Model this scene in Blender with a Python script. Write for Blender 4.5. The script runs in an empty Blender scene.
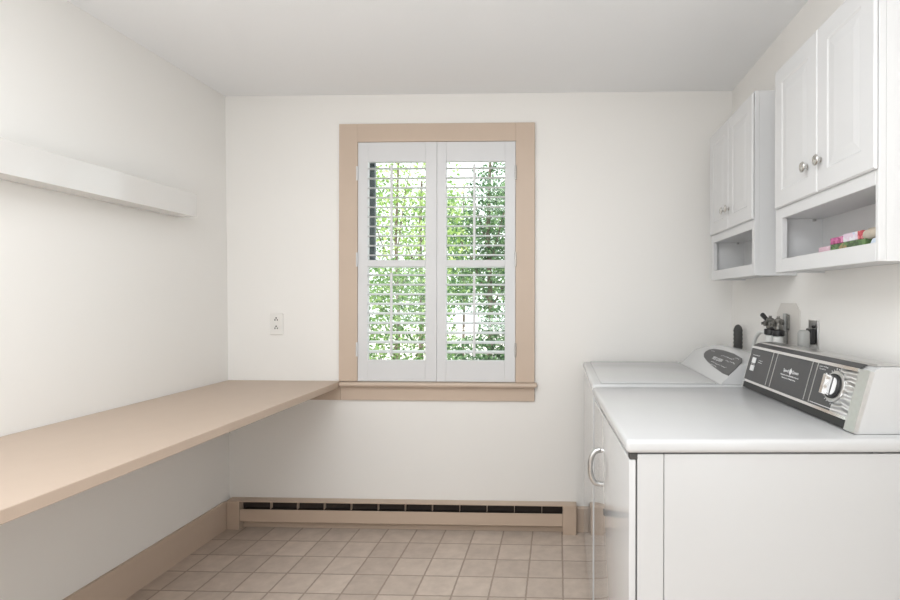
import bpy, bmesh, math, random
from mathutils import Matrix, Vector
random.seed(7)
sc = bpy.context.scene
COL = sc.collection
R = math.radians

# ------------------------------------------------------------------ camera
cam_d = bpy.data.cameras.new('camera')
cam = bpy.data.objects.new('camera', cam_d); COL.objects.link(cam)
cam_d.sensor_fit = 'HORIZONTAL'; cam_d.sensor_width = 36.0
cam_d.lens = 524.83 / 900 * 36
cam_d.shift_x = (450 - 541.7) / 900
cam_d.shift_y = (298.34 - 300) / 900
cam_d.clip_start = 0.02; cam_d.clip_end = 300
YAW, ROLL = 0.03156, 0.00165
cam.matrix_world = (Matrix.Translation((0, 0, 1.26)) @ Matrix.Rotation(YAW, 4, 'Z')
                    @ Matrix.Rotation(R(90), 4, 'X') @ Matrix.Rotation(ROLL, 4, 'Z'))
sc.camera = cam

# ------------------------------------------------------------------ light
w = bpy.data.worlds.new('sky'); sc.world = w; w.use_nodes = True
bg = w.node_tree.nodes['Background']
bg.inputs[0].default_value = (0.93, 0.97, 1.0, 1); bg.inputs[1].default_value = 2.2

def lamp(name, kind, loc, rot, energy, color=(1, 1, 1), **kw):
    d = bpy.data.lights.new(name, kind); d.energy = energy; d.color = color
    for k, v in kw.items(): setattr(d, k, v)
    o = bpy.data.objects.new(name, d); COL.objects.link(o)
    o.location = loc; o.rotation_euler = rot
    return o
lamp('sun', 'SUN', (0, -5, 8), (R(32), 0, R(-25)), 4.8, (1, .96, .88), angle=R(2))
lamp('ceiling_lamp_light', 'AREA', (-0.65, 0.2, 2.35), (0, 0, 0), 33.0, (.945, .985, 1.02), shape='RECTANGLE', size=1.5, size_y=2.2)
lamp('added_ceiling_fill', 'AREA', (-0.5, -0.6, 0.95), (R(174), 0, 0), 35.0, (.945, .985, 1.02), shape='RECTANGLE', size=1.2, size_y=1.0)  # added up-facing fill behind the camera, lifts the ceiling
lamp('added_left_fill', 'AREA', (-1.80, -0.7, 1.55), (R(90), 0, R(-90)), 9.0, (.945, .985, 1.02), shape='RECTANGLE', size=1.5, size_y=1.3)  # added fill at left for right wall and cabinet fronts; no window here
lamp('added_right_fill', 'AREA', (.90, -0.75, 1.35), (R(90), 0, R(90)), 16.0, (.945, .985, 1.02), shape='RECTANGLE', size=1.6, size_y=1.9)  # added fill at right to brighten the left wall; no doorway here

sc.view_settings.view_transform = 'Standard'; sc.view_settings.look = 'None'
sc.view_settings.gamma = 1; sc.view_settings.use_curve_mapping = False
sc.view_settings.exposure = -0.04

# ------------------------------------------------------------------ materials
def nodes(name):
    m = bpy.data.materials.new(name); m.use_nodes = True
    nt = m.node_tree; b = nt.nodes['Principled BSDF']
    return m, nt, b
def paint(name, col, rough=.5, metal=0, noise=.03, nscale=6, coat=0, bump=0, bscale=60, spec=None):
    m, nt, b = nodes(name)
    b.inputs['Roughness'].default_value = rough; b.inputs['Metallic'].default_value = metal
    b.inputs['Coat Weight'].default_value = coat; b.inputs['Coat Roughness'].default_value = .06
    if spec is not None: b.inputs['Specular IOR Level'].default_value = spec
    tc = nt.nodes.new('ShaderNodeTexCoord')
    n = nt.nodes.new('ShaderNodeTexNoise'); n.inputs['Scale'].default_value = nscale; n.inputs['Detail'].default_value = 4
    nt.links.new(tc.outputs['Object'], n.inputs['Vector'])
    r = nt.nodes.new('ShaderNodeMix'); r.data_type = 'RGBA'
    r.inputs[6].default_value = tuple(c * (1 - noise) for c in col) + (1,)
    r.inputs[7].default_value = tuple(min(1, c * (1 + noise)) for c in col) + (1,)
    nt.links.new(n.outputs['Fac'], r.inputs[0]); nt.links.new(r.outputs[2], b.inputs['Base Color'])
    if bump:
        n2 = nt.nodes.new('ShaderNodeTexNoise'); n2.inputs['Scale'].default_value = bscale
        nt.links.new(tc.outputs['Object'], n2.inputs['Vector'])
        bp = nt.nodes.new('ShaderNodeBump'); bp.inputs['Strength'].default_value = bump; bp.inputs['Distance'].default_value = .002
        nt.links.new(n2.outputs['Fac'], bp.inputs['Height']); nt.links.new(bp.outputs['Normal'], b.inputs['Normal'])
    return m
WALL = paint('wall_paint', (.87, .85, .817), .6, noise=.012, nscale=2, bump=.06, bscale=120)
CEIL = paint('ceiling_paint', (.90, .905, .91), .8, noise=.01, nscale=2, bump=.08, bscale=90)
TAN = paint('tan_trim_paint', (.585, .465, .37), .4, noise=.03, nscale=5)
TANL = paint('tan_laminate', (.545, .43, .342), .45, noise=.03, nscale=14)
TANM = paint('tan_enamel_metal', (.55, .43, .335), .38, noise=.02)
DARKIN = paint('dark_heater_inside', (.035, .025, .02), .8, noise=.3, nscale=30)
WHITE = paint('white_satin_paint', (.82, .82, .815), .35, noise=.008)
SHUT = paint('shutter_white_lacquer', (.70, .70, .705), .3, noise=.005)
GLOSSW = paint('glossy_white_paint', (.75, .735, .71), .16, noise=.01, coat=.4)
CABW = paint('cabinet_white_foil', (.67, .67, .67), .32, noise=.008)
ENAM = paint('white_enamel', (.60, .60, .60), .2, noise=.006, coat=.15)
ENAMF = paint('white_enamel_front', (.62, .62, .62), .05, noise=.004, coat=.45, spec=.4)
CHROME = paint('chrome', (.78, .78, .78), .12, 1, noise=.02)
BRUSH = paint('brushed_aluminium', (.62, .62, .615), .28, 1, noise=.08, nscale=90)
NICK = paint('satin_nickel', (.62, .61, .59), .22, 1, noise=.02)
DKPAN = paint('charcoal_panel', (.055, .055, .057), .35, noise=.15, nscale=40)
BLACK = paint('black_plastic', (.012, .012, .013), .4, noise=.1)
RUB = paint('dark_grey_rubber', (.06, .058, .055), .6, noise=.25, nscale=40, bump=.4, bscale=200)
GREYP = paint('grey_plastic', (.38, .38, .365), .45, noise=.05, nscale=20)
BRASS = paint('dull_valve_metal', (.22, .215, .20), .38, .8, noise=.3, nscale=60)
PLATE = paint('wall_plate_paint', (.70, .67, .63), .5, noise=.02)
LETTER = paint('white_ink', (.80, .80, .80), .5, noise=.01)
IVORY = paint('ivory_plastic', (.82, .80, .765), .35, noise=.01)
SLOT = paint('dark_slot', (.05, .045, .04), .6, noise=.1)
LID = paint('white_hose_plastic', (.74, .74, .72), .4, noise=.02)
ALUW = paint('grey_storm_frame', (.11, .125, .14), .5, noise=.05)
GREYSEAM = paint('gap_shade_dark', (.10, .10, .10), .7, noise=.1)  # dark colour standing in for shade in gaps

def floor_mat():
    m, nt, b = nodes('vinyl_tile_floor')
    L = nt.links.new; N = nt.nodes.new
    geo = N('ShaderNodeNewGeometry')
    sub = N('ShaderNodeVectorMath'); sub.operation = 'SUBTRACT'; sub.inputs[1].default_value = (.0225, 2.6793, 0)
    L(geo.outputs['Position'], sub.inputs[0])
    div = N('ShaderNodeVectorMath'); div.operation = 'DIVIDE'; div.inputs[1].default_value = (.1576, .1576, 1)
    L(sub.outputs[0], div.inputs[0])
    nz = N('ShaderNodeTexNoise'); nz.inputs['Scale'].default_value = 7; nz.inputs['Detail'].default_value = 3
    L(div.outputs[0], nz.inputs['Vector'])
    off = N('ShaderNodeVectorMath'); off.operation = 'MULTIPLY_ADD'; off.inputs[1].default_value = (.035, .035, 0)
    L(nz.outputs['Color'], off.inputs[0]); L(div.outputs[0], off.inputs[2])
    adj = N('ShaderNodeVectorMath'); adj.operation = 'SUBTRACT'; adj.inputs[1].default_value = (.0175, .0175, 0)
    L(off.outputs[0], adj.inputs[0])
    fr = N('ShaderNodeVectorMath'); fr.operation = 'FRACTION'; L(adj.outputs[0], fr.inputs[0])
    fl = N('ShaderNodeVectorMath'); fl.operation = 'FLOOR'; L(adj.outputs[0], fl.inputs[0])
    sep = N('ShaderNodeSeparateXYZ'); L(fr.outputs[0], sep.inputs[0])
    ds = []
    for ax in ('X', 'Y'):
        a = N('ShaderNodeMath'); a.operation = 'SUBTRACT'; a.inputs[0].default_value = 1; L(sep.outputs[ax], a.inputs[1])
        mn = N('ShaderNodeMath'); mn.operation = 'MINIMUM'; L(sep.outputs[ax], mn.inputs[0]); L(a.outputs[0], mn.inputs[1])
        ds.append(mn)
    mm = N('ShaderNodeMath'); mm.operation = 'MINIMUM'; L(ds[0].outputs[0], mm.inputs[0]); L(ds[1].outputs[0], mm.inputs[1])
    mr = N('ShaderNodeMapRange'); mr.inputs['From Min'].default_value = .014; mr.inputs['From Max'].default_value = .034
    L(mm.outputs[0], mr.inputs['Value'])
    wn = N('ShaderNodeTexWhiteNoise'); wn.noise_dimensions = '2D'; L(fl.outputs[0], wn.inputs['Vector'])
    n2 = N('ShaderNodeTexNoise'); n2.inputs['Scale'].default_value = 16; n2.inputs['Detail'].default_value = 6; n2.inputs['Roughness'].default_value = .6
    L(geo.outputs['Position'], n2.inputs['Vector'])
    mixv = N('ShaderNodeMath'); mixv.operation = 'MULTIPLY_ADD'; mixv.inputs[1].default_value = .35; L(wn.outputs['Value'], mixv.inputs[0]); L(n2.outputs['Fac'], mixv.inputs[2])
    cr = N('ShaderNodeValToRGB'); cr.color_ramp.elements[0].position = .35; cr.color_ramp.elements[1].position = 1.0
    cr.color_ramp.elements[0].color = (.49, .405, .34, 1); cr.color_ramp.elements[1].color = (.68, .575, .49, 1)
    L(mixv.outputs[0], cr.inputs[0])
    mx = N('ShaderNodeMix'); mx.data_type = 'RGBA'; mx.inputs[6].default_value = (.38, .30, .24, 1)
    L(mr.outputs[0], mx.inputs[0]); L(cr.outputs[0], mx.inputs[7]); L(mx.outputs[2], b.inputs['Base Color'])
    bp = N('ShaderNodeBump'); bp.inputs['Strength'].default_value = .5; bp.inputs['Distance'].default_value = .002
    L(mr.outputs[0], bp.inputs['Height']); L(bp.outputs[0], b.inputs['Normal'])
    b.inputs['Roughness'].default_value = .55
    return m
FLOOR = floor_mat()

def glass_mat():
    m = bpy.data.materials.new('window_glass'); m.use_nodes = True; nt = m.node_tree; nt.nodes.clear()
    o = nt.nodes.new('ShaderNodeOutputMaterial'); mx = nt.nodes.new('ShaderNodeMixShader'); mx.inputs[0].default_value = .03
    t = nt.nodes.new('ShaderNodeBsdfTransparent'); t.inputs[0].default_value = (.97, .99, .975, 1)
    g = nt.nodes.new('ShaderNodeBsdfGlossy'); g.inputs['Roughness'].default_value = .02
    nt.links.new(t.outputs[0], mx.inputs[1]); nt.links.new(g.outputs[0], mx.inputs[2]); nt.links.new(mx.outputs[0], o.inputs[0])
    return m
GLASS = glass_mat()

def leaf_mat(name, dark, mid, light):
    m, nt, b = nodes(name)
    geo = nt.nodes.new('ShaderNodeNewGeometry')
    cr = nt.nodes.new('ShaderNodeValToRGB')
    e = cr.color_ramp.elements; e[0].color = dark + (1,); e[1].color = light + (1,)
    k = e.new(.5); k.color = mid + (1,)
    nt.links.new(geo.outputs['Random Per Island'], cr.inputs[0]); nt.links.new(cr.outputs[0], b.inputs['Base Color'])
    b.inputs['Roughness'].default_value = .45
    tr = nt.nodes.new('ShaderNodeBsdfTranslucent'); nt.links.new(cr.outputs[0], tr.inputs[0])
    mx = nt.nodes.new('ShaderNodeMixShader'); mx.inputs[0].default_value = .35
    out = nt.nodes['Material Output']
    nt.links.new(b.outputs[0], mx.inputs[1]); nt.links.new(tr.outputs[0], mx.inputs[2]); nt.links.new(mx.outputs[0], out.inputs[0])
    return m
LEAF_Y = leaf_mat('yellow_green_leaves', (.16, .30, .05), (.36, .52, .14), (.62, .72, .32))
LEAF_M = leaf_mat('mid_green_leaves', (.05, .14, .03), (.16, .31, .08), (.40, .53, .22))
LEAF_D = leaf_mat('deep_green_leaves', (.02, .07, .025), (.07, .18, .06), (.26, .40, .20))
BARK = paint('bark', (.14, .105, .08), .9, noise=.4, nscale=18, bump=.8, bscale=25)
LAWN = paint('lawn_grass', (.10, .19, .06), .9, noise=.4, nscale=5, bump=.6, bscale=40)
GRAVEL = paint('pale_gravel', (.72, .70, .66), .9, noise=.15, nscale=14)

# ------------------------------------------------------------------ mesh helpers
def link(name, bm, mat, parent=None, smooth=None):
    me = bpy.data.meshes.new(name); bmesh.ops.recalc_face_normals(bm, faces=bm.faces[:]); bm.to_mesh(me); bm.free()
    for m in (mat if isinstance(mat, (list, tuple)) else [mat]): me.materials.append(m)
    if smooth is not None:
        me.polygons.foreach_set('use_smooth', [True] * len(me.polygons))
        me.set_sharp_from_angle(angle=R(smooth))
    o = bpy.data.objects.new(name, me); COL.objects.link(o)
    if parent is not None: o.parent = parent
    return o
def world_of(o):
    m = o.matrix_basis.copy()
    while o.parent: o = o.parent; m = o.matrix_basis @ m
    return m
def part(name, bm, mat, parent, smooth=None, frame=None):
    """bm in world space (or in `frame` space); stored in the parent's space"""
    if frame is not None: bm.transform(frame)
    bm.transform(world_of(parent).inverted())
    return link(name, bm, mat, parent, smooth)
def thing(name, label, cat, loc=(0, 0, 0), rz=0, group=None):
    o = bpy.data.objects.new(name, None); COL.objects.link(o)
    o.empty_display_size = .1; o.location = loc; o.rotation_euler = (0, 0, rz)
    o['label'] = label; o['category'] = cat
    if group: o['group'] = group
    return o
def solo(name, bm, mat, label, cat, loc, smooth=None, group=None, frame=None):
    if frame is not None: bm.transform(frame)
    bm.transform(Matrix.Translation(Vector(loc)).inverted())
    o = link(name, bm, mat, None, smooth); o.location = loc
    o['label'] = label; o['category'] = cat
    if group: o['group'] = group
    return o
def struct(name, bm, mat):
    o = link(name, bm, mat); o['kind'] = 'structure'; return o
def BM(): return bmesh.new()
def box(bm, x0, x1, y0, y1, z0, z1, bev=0, seg=2):
    t = bmesh.new()
    vs = [t.verts.new((x, y, z)) for x in (x0, x1) for y in (y0, y1) for z in (z0, z1)]
    for f in ((0, 1, 3, 2), (4, 6, 7, 5), (0, 4, 5, 1), (2, 3, 7, 6), (0, 2, 6, 4), (1, 5, 7, 3)):
        t.faces.new([vs[i] for i in f])
    if bev: bmesh.ops.bevel(t, geom=t.edges[:], offset=bev, segments=seg, profile=.5, affect='EDGES')
    bmesh.ops.recalc_face_normals(t, faces=t.faces[:])
    me = bpy.data.meshes.new('tmp'); t.to_mesh(me); t.free(); bm.from_mesh(me); bpy.data.meshes.remove(me)
    return bm
def bx(*a, **k): return box(BM(), *a, **k)
def prism(bm, pts, axis, a, b, bev=0, seg=2):
    """extrude 2-D polygon along axis: 'x' pts=(y,z), 'y' pts=(x,z), 'z' pts=(x,y)"""
    t = bmesh.new()
    def P(p, q): return {'x': (q, p[0], p[1]), 'y': (p[0], q, p[1]), 'z': (p[0], p[1], q)}[axis]
    A = [t.verts.new(P(p, a)) for p in pts]; B = [t.verts.new(P(p, b)) for p in pts]
    t.faces.new(A); t.faces.new(B[::-1])
    for i in range(len(pts)): t.faces.new((A[i], A[i - 1], B[i - 1], B[i]))
    if bev: bmesh.ops.bevel(t, geom=t.edges[:], offset=bev, segments=seg, profile=.5, affect='EDGES')
    bmesh.ops.recalc_face_normals(t, faces=t.faces[:])
    me = bpy.data.meshes.new('tmp'); t.to_mesh(me); t.free(); bm.from_mesh(me); bpy.data.meshes.remove(me)
    return bm
def tube(bm, path, rad, n=12, cap=True):
    path = [Vector(p) for p in path]
    rads = rad if isinstance(rad, (list, tuple)) else [rad] * len(path)
    rings = []; up = None
    for i, p in enumerate(path):
        d = (path[min(i + 1, len(path) - 1)] - path[max(i - 1, 0)]).normalized()
        if up is None: up = Vector((0, 0, 1)) if abs(d.z) < .9 else Vector((1, 0, 0))
        s = d.cross(up).normalized(); up = s.cross(d).normalized()
        rings.append([bm.verts.new(p + (s * math.cos(2 * math.pi * k / n) + up * math.sin(2 * math.pi * k / n)) * rads[i]) for k in range(n)])
    for a, b in zip(rings, rings[1:]):
        for k in range(n): bm.faces.new((a[k], a[(k + 1) % n], b[(k + 1) % n], b[k]))
    if cap: bm.faces.new(rings[0][::-1]); bm.faces.new(rings[-1])
    return bm
def lathe(bm, prof, origin, axis, n=24):
    """prof: (radius, distance along axis)"""
    a = Vector(axis).normalized(); u = a.orthogonal().normalized(); v = a.cross(u); o = Vector(origin)
    rings = []
    for r, h in prof:
        if r < 1e-6: rings.append([bm.verts.new(o + a * h)])
        else: rings.append([bm.verts.new(o + a * h + (u * math.cos(2 * math.pi * k / n) + v * math.sin(2 * math.pi * k / n)) * r) for k in range(n)])
    for A, B in zip(rings, rings[1:]):
        for k in range(n):
            k2 = (k + 1) % n
            if len(A) == 1: bm.faces.new((A[0], B[k2], B[k]))
            elif len(B) == 1: bm.faces.new((A[k], A[k2], B[0]))
            else: bm.faces.new((A[k], A[k2], B[k2], B[k]))
    if len(rings[0]) > 1: bm.faces.new(rings[0][::-1])
    if len(rings[-1]) > 1: bm.faces.new(rings[-1])
    return bm
def text_bm(s, size, extrude=.0003, align='CENTER', shear=0):
    c = bpy.data.curves.new('t', 'FONT'); c.body = s; c.size = size; c.extrude = extrude
    c.align_x = align; c.align_y = 'CENTER'; c.resolution_u = 2; c.shear = shear
    o = bpy.data.objects.new('t', c); COL.objects.link(o)
    me = bpy.data.meshes.new_from_object(o.evaluated_get(bpy.context.evaluated_depsgraph_get()))
    bm = bmesh.new(); bm.from_mesh(me)
    bpy.data.objects.remove(o); bpy.data.curves.remove(c); bpy.data.meshes.remove(me)
    return bm
def hexa(bm, bot, top):
    vs = [bm.verts.new(p) for p in bot + top]
    for f in ((0, 1, 2, 3), (7, 6, 5, 4), (0, 4, 5, 1), (1, 5, 6, 2), (2, 6, 7, 3), (3, 7, 4, 0)): bm.faces.new([vs[i] for i in f])
    return bm

# ------------------------------------------------------------------ room shell
D, ZC, XR = 2.85, 2.376, .933
XLT, XLB = -1.846, -1.815            # the left wall leans out slightly towards the ceiling
def xl(z): return XLB + (XLT - XLB) * z / ZC
FRONT = -3.1
WX0, WX1, WZ0, WZ1 = -1.097, -.231, .803, 2.112
struct('floor', bx(-2.05, 1.15, FRONT - .1, D + .14, -.1, 0), FLOOR)
struct('ceiling', bx(-2.05, 1.15, FRONT - .1, D + .14, ZC, ZC + .12), CEIL)
struct('wall_left', hexa(BM(), [(-2.05, FRONT, 0), (XLB, FRONT, 0), (XLB, D, 0), (-2.05, D, 0)], [(-2.05, FRONT, ZC), (XLT, FRONT, ZC), (XLT, D, ZC), (-2.05, D, ZC)]), WALL)
struct('wall_right', bx(XR, 1.15, FRONT, D, 0, ZC), WALL)
b = BM()
box(b, -2.05, WX0, D, D + .14, 0, ZC); box(b, WX1, 1.15, D, D + .14, 0, ZC)
box(b, WX0, WX1, D, D + .14, 0, WZ0 - .02); box(b, WX0, WX1, D, D + .14, WZ1, ZC)
struct('wall_back', b, WALL)
struct('wall_front', bx(-2.05, 1.15, FRONT - .1, FRONT, 0, ZC), WALL)
struct('baseboard_left', prism(BM(), [(-1.83, 0), (-1.802, 0), (-1.802, .150), (-1.804, .152), (-1.83, .152)], 'y', FRONT, 2.799), TAN)
struct('baseboard_back', prism(BM(), [(2.85, 0), (2.832, 0), (2.832, .125), (2.84, .134), (2.85, .134)], 'x', .101, XR), TAN)

# window
win = bpy.data.objects.new('window_1', None); COL.objects.link(win); win.location = (-.664, D, .803); win['kind'] = 'structure'
CY0, CY1 = 2.832, 2.8498
part('casing', bx(-1.199, WX0, CY0, CY1, .806, 2.211, bev=.0015), TAN, win)
part('casing', bx(WX1, -.128, CY0, CY1, .804, 2.211, bev=.0015), TAN, win)
part('casing', bx(WX0, WX1, CY0, CY1, 2.112, 2.211, bev=.0015), TAN, win)
part('sill', bx(-1.191, -.113, 2.802, 2.90, .780, .803, bev=.009, seg=3), TAN, win)
part('apron', bx(-1.191, -.128, 2.836, CY1, .702, .780, bev=.0015), TAN, win)
b = BM(); box(b, WX0, WX0 + .008, 2.866, 2.99, .803, 2.112); box(b, WX1 - .008, WX1, 2.866, 2.99, .803, 2.112); box(b, WX0 + .008, WX1 - .008, 2.866, 2.99, 2.104, 2.112)
part('jamb', b, WHITE, win)
def sash(z0, z1, y0, y1):
    b = BM(); x0, x1 = WX0 + .009, WX1 - .009; s = .012
    box(b, x0, x0 + s, y0, y1, z0, z1); box(b, x1 - s, x1, y0, y1, z0, z1)
    box(b, x0 + s, x1 - s, y0, y1, z0, z0 + s); box(b, x0 + s, x1 - s, y0, y1, z1 - s, z1)
    f = part('sash', b, WHITE, win)
    part('pane', bx(x0 + s, x1 - s, (y0 + y1) / 2 - .002, (y0 + y1) / 2 + .002, z0 + s, z1 - s), GLASS, f)
sash(.804, 1.47, 2.902, 2.928); sash(1.432, 2.103, 2.930, 2.956)
part('storm_channel', bx(-1.080, -1.047, 2.962, 2.985, 1.45, 2.103), ALUW, win)

# ------------------------------------------------------------------ outside
struct('path', bx(-16, 12, 3.0, 6.8, -.45, -.35), GRAVEL)  # unseen pale ground, added to bounce sunlight up onto the louvers
struct('lawn', bx(-16, 12, 6.8, 9.5, -.45, -.35), LAWN)
struct('driveway', bx(-16, 12, 9.5, 30, -.45, -.34), GRAVEL)
def leaves(n, blobs, size, flat=.0):
    bm = BM()
    tot = sum(r[3] * r[4] * r[5] for r in blobs)
    for (cx, cy, cz, rx, ry, rz) in blobs:
        k = int(n * rx * ry * rz / tot)
        for _ in range(k):
            while True:
                p = Vector((random.uniform(-1, 1), random.uniform(-1, 1), random.uniform(-1, 1)))
                if .12 < p.length < 1: break
            c = Vector((cx + p.x * rx, cy + p.y * ry, cz + p.z * rz))
            a = Vector((random.gauss(0, 1), random.gauss(0, 1), random.gauss(0, .7) - .4)).normalized()
            s = a.cross(Vector((random.gauss(0, 1), random.gauss(0, 1), random.gauss(0, 1)))).normalized()
            nn = a.cross(s); L = size * random.uniform(.6, 1.35); W = L * .28
            v = [bm.verts.new(c), bm.verts.new(c + a * L * .5 + s * W + nn * L * .08), bm.verts.new(c + a * L), bm.verts.new(c + a * L * .5 - s * W + nn * L * .08)]
            bm.faces.new((v[0], v[1], v[2])); bm.faces.new((v[0], v[2], v[3]))
    return bm
def tree(name, label, cat, x, y, trunk, limbs, n, blobs, size, mat):
    t = thing(name, label, cat, (x, y, -.35), group='trees and shrubs outside the window')
    if trunk:
        b = BM(); h, r = trunk
        tube(b, [(x, y, -.36), (x + .03, y, h * .3), (x - .02, y + .02, h * .65), (x + .02, y, h)], [r * 1.25, r, r * .85, r * .5], 10)
        for (dx, dy, z0, z1) in limbs:
            tube(b, [(x, y, z0), (x + dx * .5, y + dy * .5, z0 + (z1 - z0) * .6), (x + dx, y + dy, z1)], [r * .45, r * .3, r * .12], 7)
        part('trunk', b, BARK, t, 40)
    f = part('foliage', leaves(n, [(x + a, y + bb, c, d, e, g) for a, bb, c, d, e, g in blobs], size), mat, t)
    return t
tree('sapling', 'light yellow green small tree seen through upper left shutter louvers', 'tree', -2.05, 6.6, (3.0, .022), [(.5, .2, 1.2, 2.4), (-.5, 0, 1.4, 2.6), (.3, -.2, 1.8, 3.2)],
     4600, [(0, 0, 2.5, .95, .55, .95), (.5, .1, 1.9, .5, .4, .4), (-1.2, .1, 2.6, .8, .5, 1.0)], .055, LEAF_Y)
tree('shrub', 'mid green leafy shrub low behind left shutter panel', 'shrub', -1.62, 5.2, (1.0, .02), [(.4, .1, .1, 1.1), (-.4, .1, .1, 1.2)],
     9500, [(0, 0, .85, .62, .45, .72), (-.85, .1, .7, .6, .45, .8), (.15, 0, 1.35, .40, .35, .35)], .045, LEAF_M)
tree('tree', 'deep green tree with brown trunk seen through right shutter panel', 'tree', -1.14, 8.6, (3.6, .042), [(.7, .2, 1.0, 2.2), (-.6, .1, 1.2, 2.4), (.5, -.3, 1.7, 3.2), (-.5, .3, 2.0, 3.4)],
     11500, [(.25, 0, 2.75, .65, .6, .9), (-.45, 0, 2.1, .55, .5, .55), (.35, .1, 1.8, .6, .5, .5), (-.2, -.1, 1.35, .6, .4, .35), (1.6, 0, 2.2, .9, .6, 1.1)], .065, LEAF_D)
tree('shrub', 'dark green low shrub behind bottom louvers of right shutter', 'shrub', -.95, 6.4, (.5, .018), [(.3, 0, 0, .5), (-.3, 0, 0, .6)],
     9000, [(-.12, 0, .42, .50, .45, .40), (.72, .1, .5, .6, .45, .6), (.22, .1, .90, .30, .3, .30)], .05, LEAF_D)
tree('tree', 'mid green slender tree behind the left shutter panel in the distance', 'tree', -2.75, 10.4, (3.6, .045), [(.6, 0, 1.4, 2.6), (-.6, 0, 1.6, 2.9)],
     5200, [(.3, 0, 2.6, .9, .55, .9), (-.8, 0, 1.7, .8, .5, .6), (.5, 0, 1.6, .75, .5, .55), (-1.0, 0, 3.0, .9, .5, .9)], .075, LEAF_M)
tree('tree', 'mid green tree farthest back behind the right shutter panel', 'tree', -2.3, 12.6, (3.8, .028), [(.6, 0, 1.4, 2.6), (-.5, 0, 1.0, 2.3)],
     6500, [(-.3, 0, 3.0, .75, .6, .9), (.5, 0, 1.7, .9, .6, .7), (1.3, 0, 2.9, .9, .6, 1.3), (-.4, 0, 1.3, .5, .5, .5)], .085, LEAF_M)

# ------------------------------------------------------------------ shutters
def rounded_slat(bm, x0, x1, yc, zc, wdt, th, tilt):
    n = 10; pts = []
    for k in range(n):
        a = 2 * math.pi * k / n
        u, v = math.cos(a) * wdt / 2, math.sin(a) * th / 2
        pts.append((yc + u * math.cos(tilt) - v * math.sin(tilt), zc + u * math.sin(tilt) + v * math.cos(tilt)))
    return prism(bm, pts, 'x', x0, x1)
def shutter(label, x0, xa, xb, x1, rodx, hx):
    t = thing('plantation_shutter', label, 'shutter', ((x0 + x1) / 2, 2.849, .806), group='plantation shutter panels')
    y0, y1 = 2.835, 2.862
    bot, top = .806, 2.1105
    part('stile', bx(x0, xa, y0, y1, bot, top, bev=.002), SHUT, t); part('stile', bx(xb, x1, y0, y1, bot, top, bev=.002), SHUT, t)
    part('top_rail', bx(xa, xb, y0, y1, 2.003, top, bev=.002), SHUT, t)
    part('middle_rail', bx(xa, xb, y0, y1, 1.432, 1.468, bev=.002), SHUT, t)
    part('bottom_rail', bx(xa, xb, y0, y1, bot, .922, bev=.002), SHUT, t)
    for za, zb, n in ((1.495, 1.969, 10), (.967, 1.386, 9)):
        for k in range(n):
            z = za + (zb - za) * k / (n - 1)
            part('louver', rounded_slat(BM(), xa + .001, xb - .001, 2.8515, z, .063, .0095, R(8)), SHUT, t, 40)
        part('tilt_rod', bx(rodx - .0065, rodx + .0065, 2.805, 2.8155, za - .022, zb + .012, bev=.002), SHUT, t)
    for z in (1.94, 1.47, .98):
        h = BM(); tube(h, [(hx, 2.829, z - .038), (hx, 2.829, z + .038)], .0055, 10)
        box(h, hx - .004, hx + .004, 2.829, 2.8335, z - .038, z + .038)
        part('hinge', h, NICK if hx > -.5 else SHUT, t)
    return t
shutter('left white plantation shutter panel, hinged to the left window casing', -1.0955, -1.040, -.724, -.6613, -.902, -1.0975)
shutter('right white plantation shutter panel, hinged to the right window casing', -.6603, -.609, -.290, -.2325, -.452, -.2305)

# ------------------------------------------------------------------ counter and ledge on the left wall
t = thing('countertop', 'long tan laminate counter along the left wall below the white ledge', 'counter', (-1.5, 1.4, .772))
part('slab', bx(-1.822, -1.192, .15, 2.8495, .772, .805, bev=.0025), TANL, t)
part('support_ledger', bx(-1.810, -1.1925, 2.836, 2.8495, .702, .7715, bev=.0015), TAN, t)
t = thing('wall_shelf', 'glossy white boxed ledge mounted high on the left wall', 'shelf', (-1.79, 1.3, 1.648))
part('box_shelf', bx(-1.835, -1.735, .15, 2.467, 1.648, 1.758, bev=.0015), GLOSSW, t)

# ------------------------------------------------------------------ outlet on the back wall
t = thing('electrical_outlet', 'ivory double electrical outlet on the back wall left of the window', 'outlet', (-1.5515, D, 1.055))
part('cover_plate', bx(-1.588, -1.515, 2.843, 2.8498, 1.057, 1.175, bev=.003), IVORY, t)
for z in (1.141, 1.095):
    r = part('receptacle', prism(BM(), [(-1.5515 + .017 * math.cos(a) , z + .0155 * max(-.85, min(.85, math.sin(a)))) for a in [k * math.pi / 12 for k in range(24)]], 'y', 2.8405, 2.8435), IVORY, t)
    for dx, h in ((-.0065, .0045), (.0065, .0038)):
        part('slot', bx(-1.5515 + dx - .0026, -1.5515 + dx + .0026, 2.8398, 2.8408, z - h - .002, z + h - .002), SLOT, r)
    part('slot', lathe(BM(), [(.0042, 0), (.0042, .001)], (-1.5515, 2.8398, z + .0085), (0, 1, 0), 10), SLOT, r)
part('screw', lathe(BM(), [(0, 0), (.003, .0008), (.003, .003)], (-1.5515, 2.8415, 1.118), (0, 1, 0), 10), IVORY, t)

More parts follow.
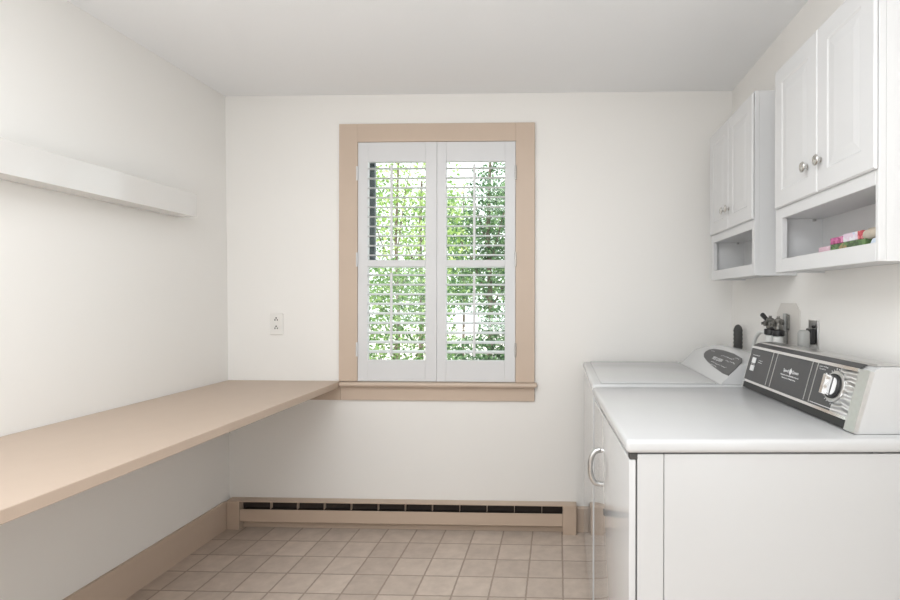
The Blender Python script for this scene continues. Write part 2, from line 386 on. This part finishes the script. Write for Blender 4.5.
# ------------------------------------------------------------------ baseboard heater
t = thing('baseboard_heater', 'long tan baseboard heater on the floor under the window', 'heater', (-.85, 2.83, 0))
HX0, HX1, HY = -1.801, .099, 2.80
part('back_plate', bx(HX0 + .07, HX1 - .07, 2.836, 2.8495, 0, .150), TANM, t)
part('top_cover', prism(BM(), [(2.8495, .158), (HY, .156), (HY, .150), (2.8495, .151)], 'x', HX0, HX1), TANM, t)
part('front_panel', prism(BM(), [(HY + .001, .110), (HY + .001, .044), (HY + .010, .038), (HY + .013, .038), (HY + .004, .046), (HY + .004, .110)], 'x', HX0 + .072, HX1 - .074), TANM, t)
part('end_cap', bx(HX0, HX0 + .07, HY - .004, 2.8495, 0, .1505, bev=.002), TANM, t)
part('end_cap', bx(HX1 - .073, HX1, HY - .004, 2.8495, 0, .1505, bev=.002), TANM, t)
e = part('heating_element', tube(BM(), [(HX0 + .08, 2.822, .075), (HX1 - .08, 2.822, .075)], .009, 10), BRASS, t)
fb = BM()
for k in range(300):
    x = HX0 + .09 + k * (HX1 - HX0 - .18) / 299
    box(fb, x, x + .0006, 2.810, 2.835, .054, .112)
part('fins', fb, DARKIN, t)['kind'] = 'stuff'
part('slot_shade_sheet', bx(HX0 + .072, HX1 - .075, 2.8335, 2.8358, .045, .1495), DARKIN, t)  # dark sheet painted as the shade inside the heater slot
for k in range(12):
    x = -1.565 + k * .1478
    if x < HX1 - .09: part('bracket', bx(x, x + .0016, HY + .008, 2.833, .1095, .1498), TANM, t)

# ------------------------------------------------------------------ wall cabinets
KN = None
def cabinet(label, y0, y1, oy0, oy1, dy0, dm, dy1, ztop, kys, zk, hinge_y):
    t = thing('wall_cabinet', label, 'cabinet', (XR, (y0 + y1) / 2, 1.351), group='white wall cabinets')
    F = .768; z0 = 1.351; zo0, zo1 = 1.397, 1.536
    p = .016
    b = BM()
    box(b, F + .018, XR - .0005, y0, y0 + p, z0, ztop); box(b, F + .018, XR - .0005, y1 - p, y1, z0, ztop)
    box(b, F + .018, XR - .0005, y0 + p, y1 - p, ztop - p, ztop); box(b, F + .018, XR - .0005, y0 + p, y1 - p, z0 + .006, z0 + .024)
    box(b, F + .018, XR - .0005, y0 + p, y1 - p, zo1 + .003, zo1 + .019)
    box(b, XR - .008, XR - .0005, y0 + p, y1 - p, z0 + .024, zo1 + .003); box(b, XR - .008, XR - .0005, y0 + p, y1 - p, zo1 + .019, ztop - p)
    part('case', b, CABW, t)
    b = BM()
    box(b, F, F + .018, y0, oy0, z0, ztop, bev=.001, seg=1); box(b, F, F + .018, oy1, y1, z0, ztop, bev=.001, seg=1)
    box(b, F, F + .018, oy0, oy1, z0, zo0, bev=.001, seg=1); box(b, F, F + .018, oy0, oy1, zo1, 1.60, bev=.001, seg=1); box(b, F, F + .018, oy0, oy1, ztop - .04, ztop, bev=.001, seg=1)
    part('face_frame', b, CABW, t)
    part('shelf_clip', bx(F + .12, F + .128, y1 - p - .012, y1 - p - .001, zo1 - .006, zo1 + .002), NICK, t)
    dz0, dz1 = 1.573, ztop - .008
    for (a, c, ky) in ((dy0, dm - .0012, kys[0]), (dm + .0012, dy1, kys[1])):
        # raised panel door: slab with rails, groove and raised field
        b = BM()
        x1, x0 = F - .0025, .758
        def ring(ins, x): return [(x, a + ins, dz0 + ins), (x, c - ins, dz0 + ins), (x, c - ins, dz1 - ins), (x, a + ins, dz1 - ins)]
        seq = [ring(0, x1), ring(0, x0 + .004), ring(.004, x0), ring(.056, x0), ring(.061, x0 + .003), ring(.066, x0 + .003), ring(.092, x0 + .0006)]
        rows = [[b.verts.new(q) for q in s] for s in seq]
        for A, B in zip(rows, rows[1:]):
            for k in range(4): b.faces.new((A[k], A[(k + 1) % 4], B[(k + 1) % 4], B[k]))
        b.faces.new(rows[0][::-1]); b.faces.new(rows[-1])
        d = part('door', b, CABW, t)
        kb = lathe(BM(), [(.0085, 0), (.0085, .002), (.0045, .003), (.0045, .010), (.009, .012), (.0155, .0145), (.0165, .017), (.0140, .0195), (.0115, .0180), (.0100, .0185), (.006, .0205), (0, .021)], (x0 - .0002, ky, zk), (-1, 0, 0), 28)
        part('knob', kb, NICK, d, 35)
        for hz in (dz0 + .09, dz1 - .09):
            hyy = a + .004 if a == dy0 else c - .004
            part('hinge', tube(BM(), [(F - .0013, hyy, hz - .022), (F - .0013, hyy, hz + .022)], .0012, 8), NICK, d)
    return t
cabinet('nearer white wall cabinet holding cartons in its open niche', 1.284, 1.881, 1.297, 1.829, 1.2845, 1.566, 1.867, 2.060, (1.541, 1.623), 1.661, 0)
cabinet('farther white wall cabinet with empty open niche, next to the back corner', 2.080, 2.660, 2.108, 2.622, 2.0825, 2.372, 2.659, 2.075, (2.360, 2.420), 1.660, 0)

# ---- things in the niche (shelf top z = 1.375)
SZ = 1.3755
def speckle(name, cols, scale, rough=.45):
    m, nt, b = nodes(name)
    tc = nt.nodes.new('ShaderNodeTexCoord'); v = nt.nodes.new('ShaderNodeTexVoronoi'); v.inputs['Scale'].default_value = scale
    nt.links.new(tc.outputs['Object'], v.inputs['Vector'])
    s = nt.nodes.new('ShaderNodeSeparateColor'); nt.links.new(v.outputs['Color'], s.inputs[0])
    cr = nt.nodes.new('ShaderNodeValToRGB'); cr.color_ramp.interpolation = 'CONSTANT'
    e = cr.color_ramp.elements; e[0].color = cols[0] + (1,); e[1].position = .99; e[1].color = cols[-1] + (1,)
    for i, c in enumerate(cols[1:], 1): k = e.new(i / len(cols)); k.color = c + (1,)
    nt.links.new(s.outputs[0], cr.inputs[0]); nt.links.new(cr.outputs[0], b.inputs['Base Color'])
    b.inputs['Roughness'].default_value = rough
    return m
PINKC = speckle('magenta_print_card', [(.48, .10, .26), (.62, .16, .36), (.40, .06, .18), (.70, .28, .45)], 90)
FLOR = speckle('white_floral_card', [(.78, .76, .80), (.80, .80, .84), (.76, .62, .72), (.62, .66, .80), (.80, .78, .82)], 75)
REDC = speckle('red_print_card', [(.55, .09, .10), (.66, .25, .25), (.50, .05, .08)], 110)
GREENC = speckle('green_print_card', [(.10, .19, .07), (.16, .27, .10), (.07, .12, .05), (.38, .27, .13), (.14, .24, .10)], 80)
PALEP = speckle('pale_pink_paper', [(.76, .52, .60), (.80, .62, .68), (.74, .46, .56)], 60)
BEIGE = paint('beige_fabric', (.56, .49, .40), .8, noise=.15, nscale=60, bump=.4, bscale=150)
PBLUE = paint('pale_blue_fabric', (.68, .76, .86), .8, noise=.06, nscale=30, bump=.3, bscale=120)
DGR = paint('dark_card_base', (.06, .06, .055), .6, noise=.1)
def carton(label, cat, x0, x1, y0, y1, z0, z1, mat, lidm, name='carton', group=None):
    t = thing(name, label, cat, ((x0 + x1) / 2, (y0 + y1) / 2, z0), group=group)
    part('body', bx(x0, x1, y0, y1, z0, z1, bev=.0015), mat, t)
    return t
carton('green patterned carton under the pink and white cartons in the cabinet niche', 'carton', .832, .862, 1.452, 1.634, SZ, 1.4245, GREENC, None)
t = carton('magenta pink patterned carton on top of the green carton, beside the white one', 'carton', .832, .860, 1.5625, 1.634, 1.425, 1.4445, PINKC, None)
t = thing('carton', 'white floral carton with red end on top of the green carton', 'carton', (.846, 1.515, 1.425))
part('body', bx(.832, .860, 1.487, 1.5620, 1.425, 1.4485, bev=.0015), FLOR, t)
q = part('end_flap', bx(.8315, .8605, 1.464, 1.4875, 1.425, 1.4487, bev=.0015), REDC, t); q['label'] = 'red printed end'
solo('paper_packet', bx(.835, .900, 1.645, 1.715, SZ, 1.4245, bev=.004), PALEP, 'pale pink packet lying left of the green carton in the cabinet niche', 'packet', (.868, 1.68, SZ))
b = BM(); 
tube(b, [(.846, 1.335, 1.4355), (.846, 1.4635, 1.4355)], .0138, 20)
BLUE_TOP = 1.4215
t = thing('cloth_roll', 'rolled beige cloth resting on pale blue folded cloth in the cabinet niche', 'cloth', (.850, 1.40, BLUE_TOP))
part('roll', b, BEIGE, t, 50)
part('loose_edge', bx(.842, .858, 1.340, 1.455, 1.4488, 1.4515, bev=.001), BEIGE, t)
solo('folded_cloth', prism(BM(), [(1.335, SZ), (1.446, SZ), (1.446, SZ + .020), (1.425, BLUE_TOP), (1.335, BLUE_TOP)], 'x', .835, .90, bev=.003), PBLUE, 'pale blue folded cloth under the beige roll in the cabinet niche', 'cloth', (.868, 1.39, SZ))

# ------------------------------------------------------------------ dryer (near machine), own frame: u to the wall, v away from camera
dA = R(2.5)
DF = Matrix.Translation((.161, 1.248, 0)) @ Matrix.Rotation(dA, 4, 'Z')
TOP = .925
dry = thing('clothes_dryer', 'nearer white front loading clothes dryer with dark control console', 'dryer', DF @ Vector((.35, .37, 0)), dA)
DW = .745
b = bx(.0935, .70, .010, DW - .008, .02, TOP - .037, bev=.002); part('cabinet', b, ENAM, dry, frame=DF)
b = bx(.029, .0922, .010, DW - .008, .02, TOP - .037, bev=.002); part('front_panel', b, ENAM, dry, frame=DF)
part('gap_shade_core', bx(.026, .60, .016, DW - .014, .03, TOP - .0335), GREYSEAM, dry, frame=DF)  # dark core painted as the shade seen between door, panels and top
b = bx(0, .71, 0, DW, TOP - .033, TOP, bev=.011, seg=4); part('top_panel', b, ENAM, dry, 35, frame=DF)
door = part('door', bx(.009, .0258, .012, DW - .004, .05, TOP - .050, bev=.003, seg=3), ENAMF, dry, 35, frame=DF)
part('hinge', bx(.010, .030, .010, .030, TOP - .0495, TOP - .0335, bev=.002), RUB, dry, frame=DF)
# D-shaped pull handle
hb = BM(); pts = []
for k in range(17):
    a = math.pi * k / 16
    pts.append((.0085 - .034 * math.sin(a) ** .8, .568, TOP - .2465 + .059 * math.cos(a)))
tube(hb, pts, .009, 12)
part('handle', hb, BRUSH, door, 50, frame=DF)
for z in (.02,):
    for u in (.06, .66):
        for v in (.06, .68):
            part('foot', lathe(BM(), [(.018, 0), (.018, .006), (.008, .008), (.008, .0205)], (u, v, 0), (0, 0, 1), 12), BLACK, dry, frame=DF)
# console
u0, u1, zt = .568, .612, .157
def on(bm, v0, v1, prof):       # profile in (u, z above top)
    return prism(bm, [(u, TOP + z) for u, z in prof], 'y', v0, v1)
cons = part('console', on(BM(), .050, .748, [(.585, .0005), (.700, .0005), (.700, .165), (.640, .165), (.6225, .157)]), ENAM, dry, frame=DF)
part('end_panel', prism(BM(), [(u, TOP + z) for u, z in [(.578, .0008), (.700, .0008), (.700, .166), (.640, .166), (.622, .158)]], 'y', .0445, .0495, bev=.0008, seg=1), ENAM, cons, frame=DF)
sl = Vector((u1 - u0, zt)); Ls = sl.length; sl /= Ls; nrm = Vector((-sl.y, sl.x))   # outward normal (towards -u, +z)
def pf(bb, d):                  # panel coordinates -> (u, z)
    p = Vector((u0, 0)) + sl * (bb * Ls) + nrm * d
    return (p.x, p.y)
def slab(b0, b1, d0, d1): return [pf(b0, d0), pf(b1, d0), pf(b1, d1), pf(b0, d1)]
# silver end strips, trims, toe, panel
for v0, v1 in ((.0445, .088), (.743, .7485)):
    part('end_trim', prism(BM(), [(u, TOP + z) for u, z in slab(.02, 1.0, -.012, .0005) ], 'y', v0, v1, bev=.0012), BRUSH, cons, frame=DF)
part('toe_strip', on(BM(), .088, .743, slab(.03, .165, -.012, -.004)), BLACK, cons, frame=DF)
part('bottom_trim', on(BM(), .088, .743, slab(.165, .215, -.010, .003)), CHROME, cons, frame=DF)
part('top_trim', on(BM(), .088, .743, slab(.945, 1.0, -.010, .003)), CHROME, cons, frame=DF)
part('top_grille', on(BM(), .088, .743, [(.6135, .1572), (.632, .1655), (.632, .1672), (.6135, .1592)]), DKPAN, cons, frame=DF)
part('top_ridge', on(BM(), .060, .748, [(.636, .1655), (.700, .1655), (.700, .171), (.640, .171)]), BRUSH, cons, frame=DF)
panel = part('control_panel', on(BM(), .165, .743, slab(.215, .945, -.008, 0)), DKPAN, cons, frame=DF)
def silver_mat():
    m, nt, b = nodes('embossed_silver'); b.inputs['Metallic'].default_value = 1; b.inputs['Roughness'].default_value = .28
    b.inputs['Base Color'].default_value = (.80, .80, .79, 1)
    tc = nt.nodes.new('ShaderNodeTexCoord'); wv = nt.nodes.new('ShaderNodeTexWave'); wv.bands_direction = 'Z'
    wv.inputs['Scale'].default_value = 14; wv.inputs['Distortion'].default_value = 3; wv.inputs['Detail'].default_value = 1; wv.inputs['Detail Scale'].default_value = 1.2
    nt.links.new(tc.outputs['Object'], wv.inputs['Vector'])
    bp = nt.nodes.new('ShaderNodeBump'); bp.inputs['Strength'].default_value = 1; bp.inputs['Distance'].default_value = .006
    nt.links.new(wv.outputs['Fac'], bp.inputs['Height']); nt.links.new(bp.outputs[0], b.inputs['Normal'])
    return m
SILV = silver_mat()
q = part('dial_plate', on(BM(), .088, .165, slab(.215, .945, -.008, .0001)), SILV, cons, frame=DF); q['label'] = 'embossed silver plate'
# frame on the panel: x along near (−v), y up the slope, z outward
PX = Vector((0, -1, 0)); PY = Vector((sl.x, 0, sl.y)); PZ = Vector((nrm.x, 0, nrm.y))
def PF(v, bb, d=0.0):
    u, z = pf(bb, d); m = Matrix.Identity(4)
    for i, a in enumerate((PX, PY, PZ)): m.col[i] = a.to_4d(); m.col[i][3] = 0
    m.col[3] = (u, v, TOP + z, 1)
    return DF @ m
for v in (.562, .531, .3055, .2765):
    part('divider_line', bx(-.0016, .0016, -.058, .058, 0, .0012), BRUSH, panel, frame=PF(v, .59, 0))
part('lower_line', bx(-.090, .090, -.0008, .0008, 0, .0005), LETTER, panel, frame=PF(.18, .25, 0))
for bb, nm in ((.678, 'rocker_switch'), (.50, 'rocker_switch')):
    part(nm, bx(-.0135, .0135, -.0105, .0105, 0, .005, bev=.0015), LETTER, panel, frame=PF(.695, bb, 0))
def dashes(v, bb, width, n, h=.004, seed=0):
    rr = random.Random(seed); b = BM(); x = -width / 2
    step = width / n
    for k in range(n):
        ww = step * rr.uniform(.35, .8); yy = rr.uniform(-.0006, .0006)
        box(b, x, x + ww, yy - h / 2 * rr.uniform(.6, 1), yy + h / 2 * rr.uniform(.6, 1), 0, .0004); x += step
    return part('lettering', b, LETTER, panel, frame=PF(v, bb, 0))
# logo row: name, round emblem, name; two small lines below
part('lettering', text_bm('Speed', .0145), LETTER, panel, frame=PF(.4495, .655, .0002))
part('lettering', text_bm('Queen', .0145), LETTER, panel, frame=PF(.389, .655, .0002))
em = BM(); lathe(em, [(.0055, 0), (.0055, .0006), (.0082, .0006), (.0082, 0)], (0, 0, 0), (0, 0, 1), 24)
box(em, -.001, .001, -.0115, .0115, 0, .0006); box(em, -.0055, .0055, -.0015, .0015, 0, .0006)
part('emblem', em, LETTER, panel, frame=PF(.4195, .652, 0))
dashes(.4195, .563, .118, 20, .0042, 1); dashes(.4215, .505, .090, 17, .0032, 2)
dashes(.690, .800, .060, 8, .0028, 3); dashes(.645, .70, .030, 5, .0028, 4); dashes(.645, .655, .034, 5, .0028, 5); dashes(.70, .59, .03, 4, .003, 6)
dashes(.245, .90, .045, 6, .0030, 7); dashes(.248, .855, .034, 5, .0030, 8)
dashes(.222, .79, .010, 1, .0065, 9)
# timer dial
KV, KB = .170, .62
dial = part('timer_dial', lathe(BM(), [(.0435, 0), (.0435, .003), (.041, .0045), (.034, .0045)], (0, 0, 0), (0, 0, 1), 48), BRUSH, cons, 35, frame=PF(KV, KB, .0003))
part('dial_face', lathe(BM(), [(.0338, .0005), (.0338, .010), (.031, .0125), (0, .0125)], (0, 0, 0), (0, 0, 1), 40), BLACK, dial, 35, frame=PF(KV, KB, .0003))
part('dial_grip', bx(-.007, .007, -.027, .027, .0125, .036, bev=.002), CHROME, dial, frame=PF(KV, KB, .0003))
hd = BM(); hp = [(.0105 + .0165 * math.sin(a), .0235 * math.cos(a)) for a in [math.pi * k / 16 for k in range(17)]]
hp = [(min(x, .0255), y) for x, y in hp]
prism(hd, hp, 'z', .0125, .0150); part('dial_insert', hd, LETTER, dial, frame=PF(KV, KB, .0003))
for k in range(28):
    if k % 7 == 6: continue
    a = 2 * math.pi * k / 28
    part('tick_mark', bx(.0455, .0495 if k % 2 else .052, -.0008, .0008, 0, .0005), LETTER, panel, frame=PF(KV, KB, .0002) @ Matrix.Rotation(a, 4, 'Z')) if abs(math.degrees(a) - 0) > 50 and math.degrees(a) < 310 else None

# ------------------------------------------------------------------ washer (far machine)
was = thing('washing_machine', 'farther white top loading washing machine, near the back wall', 'washer', (.48, 2.41, 0))
X0, X1, Y0, Y1 = .132, .845, 2.052, 2.785
part('cabinet', bx(X0 + .004, X1, Y0 + .004, Y1 - .004, .012, TOP - .033, bev=.004), ENAMF, was)
part('top_panel', bx(X0, X1, Y0, Y1, TOP - .032, TOP, bev=.010, seg=4), ENAM, was, 35)
part('lid', bx(X0 + .035, .62, Y0 + .02, Y1 - .03, TOP + .0005, TOP + .006, bev=.0025, seg=3), ENAM, was, 35)
part('top_seam', bx(X0 + .010, X1 - .01, Y0 + .010, Y1 - .010, TOP - .034, TOP - .031), GREYSEAM, was)  # dark strip painted as the shade under the top panel
part('kick_plate', bx(X0 + .02, X1 - .02, Y0 + .02, Y1 - .02, 0, .0115), GREYSEAM, was)  # set-back base, painted with the gap-shade colour
# console: arched hood lofted along Y
b = BM(); rows = []
for k in range(25):
    y = 2.066 + (2.735 - 2.066) * k / 24; s = (y - 2.40) / .335
    h = .118 - .040 * abs(s) ** 2.6
    x0 = .633
    pr = [(x0, .0008), (x0 + h - .012, h - .012), (x0 + h - .004, h - .005), (x0 + h + .006, h - .0015), (x0 + h + .02, h), (X1 - .01, h - .012), (X1, h - .03), (X1, .0008)]
    rows.append([b.verts.new((px, y, TOP + pz)) for px, pz in pr])
for A, B in zip(rows, rows[1:]):
    for k in range(8): b.faces.new((A[k], A[(k + 1) % 8], B[(k + 1) % 8], B[k]))
b.faces.new(rows[0][::-1]); b.faces.new(rows[-1])
wc = part('console', b, ENAM, was, 35)
# control panel polygon on the 45 degree face: coordinates (y, z)
pts = [(2.075, .958), (2.15, .9575), (2.30, .965), (2.42, .973), (2.51, .983), (2.545, .993), (2.552, 1.004), (2.535, 1.015), (2.48, 1.024), (2.364, 1.0285), (2.22, 1.0285), (2.106, 1.022), (2.076, 1.010), (2.070, .985)]
b = BM()
def wp(y, z, d): return (.633 + (z - TOP) - d * .7071, y, z + d * .7071)
A = [b.verts.new(wp(y, z, .0006)) for y, z in pts]; B = [b.verts.new(wp(y, z, .0026)) for y, z in pts]
b.faces.new(A[::-1]); b.faces.new(B)
for i in range(len(pts)): b.faces.new((A[i - 1], A[i], B[i], B[i - 1]))
wpan = part('control_panel', b, DKPAN, wc)
WX = Vector((0, -1, 0)); WY = Vector((1, 0, 1)).normalized(); WZ = Vector((-1, 0, 1)).normalized()
def WF(y, z):
    m = Matrix.Identity(4)
    for i, a in enumerate((WX, WY, WZ)): m.col[i] = a.to_4d(); m.col[i][3] = 0
    m.col[3] = wp(y, z, .0027) + (1,)
    return m
part('lettering', text_bm('SPEED QUEEN', .0215, shear=.3), LETTER, wpan, frame=WF(2.33, .992))
rr = random.Random(5)
def wd(y, z, width, n, h):
    b = BM(); x = -width / 2; st = width / n
    for k in range(n):
        w_ = st * rr.uniform(.3, .8); o_ = rr.uniform(-.002, .002); box(b, x, x + w_, o_ - h / 2, o_ + h / 2, 0, .0004); x += st
    part('lettering', b, LETTER, wpan, frame=WF(y, z))
wd(2.26, .977, .22, 14, .0022); wd(2.30, .968, .10, 8, .002); wd(2.24, 1.010, .16, 9, .0022); wd(2.17, .998, .12, 7, .0026); wd(2.46, 1.013, .05, 4, .002); wd(2.14, 1.016, .05, 4, .002)

# ------------------------------------------------------------------ pipes and plates behind the machines (right wall)
W = XR - .0005
# chamfered plate
prof = [(2.262, .96), (2.262, 1.200), (2.221, 1.2425), (2.083, 1.2425), (2.052, 1.213), (2.052, .96)]
solo('wall_plate', prism(BM(), prof, 'x', W - .004, W, bev=.001), PLATE, 'pale grey wall plate with clipped top corners behind the dryer console', 'wall plate', (W, 2.16, .96))
# supply valves on the wall
t = thing('laundry_faucet', 'twin hose valves with black lever in front of the clipped wall plate', 'faucet', (.90, 2.13, 1.06))
PW = W - .0045
part('wall_pipe', tube(BM(), [(PW - .010, 2.155, .98), (PW - .010, 2.155, 1.20)], .0085, 12), GREYP, t, 40)
part('flange', bx(PW - .008, PW - .0002, 2.135, 2.175, 1.135, 1.195, bev=.002), BRASS, t)
VX = .862
part('body', tube(BM(), [(PW - .018, 2.155, 1.165), (VX, 2.155, 1.165)], .011, 12), BRASS, t, 40)
for y, nm in ((2.163, 0), (2.085, 1)):
    b = BM(); lathe(b, [(.014, 0), (.0165, .004), (.0165, .014), (.0135, .017), (.0135, .030), (.016, .033), (.016, .041), (.009, .044), (.006, .047), (.006, .053), (0, .053)], (VX, y, 1.138), (0, 0, 1), 14)
    v = part('valve', b, BRASS, t, 40)
    part('packing_nut', lathe(BM(), [(.012, 0), (.012, .010), (.006, .012), (.006, .020), (0, .020)], (VX - .0155, y, 1.160), (-1, 0, 0), 6), BRASS, v)
part('cross_pipe', tube(BM(), [(VX, 2.085, 1.150), (VX, 2.163, 1.150)], .009, 12), BRASS, t, 40)
part('lever', tube(BM(), [(VX - .004, 2.168, 1.166), (VX - .008, 2.200, 1.183), (VX - .010, 2.219, 1.193)], [.006, .0095, .010], 10), BLACK, t, 40)
for y, lb in ((2.163, 'white washer hose with black collar under the left valve of the faucet'), (2.085, 'white washer hose with black collar under the right valve of the faucet')):
    h = thing('washer_hose', lb, 'hose', (VX, y, .95), group='washer supply hoses')
    part('collar', lathe(BM(), [(.0205, 0), (.0235, .003), (.0235, .021), (.0205, .0235)], (VX, y, 1.1140), (0, 0, 1), 16), BLACK, h, 40)
    part('ferrule', lathe(BM(), [(.0175, 0), (.0185, .002), (.0185, .038), (.014, .0405)], (VX, y, 1.0730), (0, 0, 1), 16), LID, h, 40)
    part('hose_line', tube(BM(), [(VX, y, 1.070), (VX, y, 1.04), (VX + .012, y + .01, .98), (VX + .03, y + .02, .90), (VX + .03, y + .03, .60)], .010, 10), RUB, h, 50)
pp = []
for k in range(15):
    a = math.pi * (k / 14) * .62
    pp.append((.875, 2.385 - .165 * (1 - math.cos(a)) * .72, 1.022 + .098 * math.sin(a)))
pp = [(.885, 2.40, .80), (.880, 2.395, .95)] + pp
solo('arched_hose', tube(BM(), pp, .0085, 10), LID, 'thin pale grey hose arching left of the valves above the washer', 'hose', (.885, 2.39, .80), 50)
# dark ribbed drain hose hooked over
b = BM(); path = [(.898, 2.645, .70), (.898, 2.645, .80), (.898, 2.645, .93)]
b = BM(); n = 40; P = []; Rr = []
for k in range(n):
    P.append((.895, 2.643, .72 + k * .38 / (n - 1))); Rr.append(.021 + (.0016 if k % 2 else -.0006))
P += [(.895, 2.643, 1.112), (.895, 2.642, 1.124), (.895, 2.641, 1.130)]; Rr += [.020, .014, .006]
tube(b, P, Rr, 14)
solo('drain_hose', b, RUB, 'dark grey ribbed drain hose standing upright near the back corner', 'hose', (.895, 2.643, .72), 60)
# dryer power outlet: metal box, black socket, round grey plug
t = thing('power_outlet', 'metal wall box with black dryer socket right of the clipped wall plate', 'outlet', (W, 1.93, 1.05))
part('box_plate', bx(W - .006, W, 1.906, 1.975, 1.03, 1.182, bev=.0015), BRUSH, t)
part('socket', bx(W - .026, W - .0062, 1.917, 1.955, 1.095, 1.152, bev=.004), BLACK, t)
part('screw', lathe(BM(), [(.005, 0), (.005, .010), (0, .012)], (W - .006, 1.925, 1.160), (-1, 0, 0), 10), BLACK, t)
t = thing('power_plug', 'rounded grey plug with cable in the black wall socket', 'plug', (W - .06, 1.955, 1.08))
part('body', bx(W - .064, W - .0265, 1.908, 1.944, 1.066, 1.147, bev=.012, seg=4), GREYP, t, 40)
part('cable', tube(BM(), [(W - .046, 1.928, 1.070), (W - .050, 1.934, 1.04), (W - .035, 1.94, .98), (W - .022, 1.95, .88), (W - .022, 1.95, .5)], .009, 10), GREYP, t, 50)
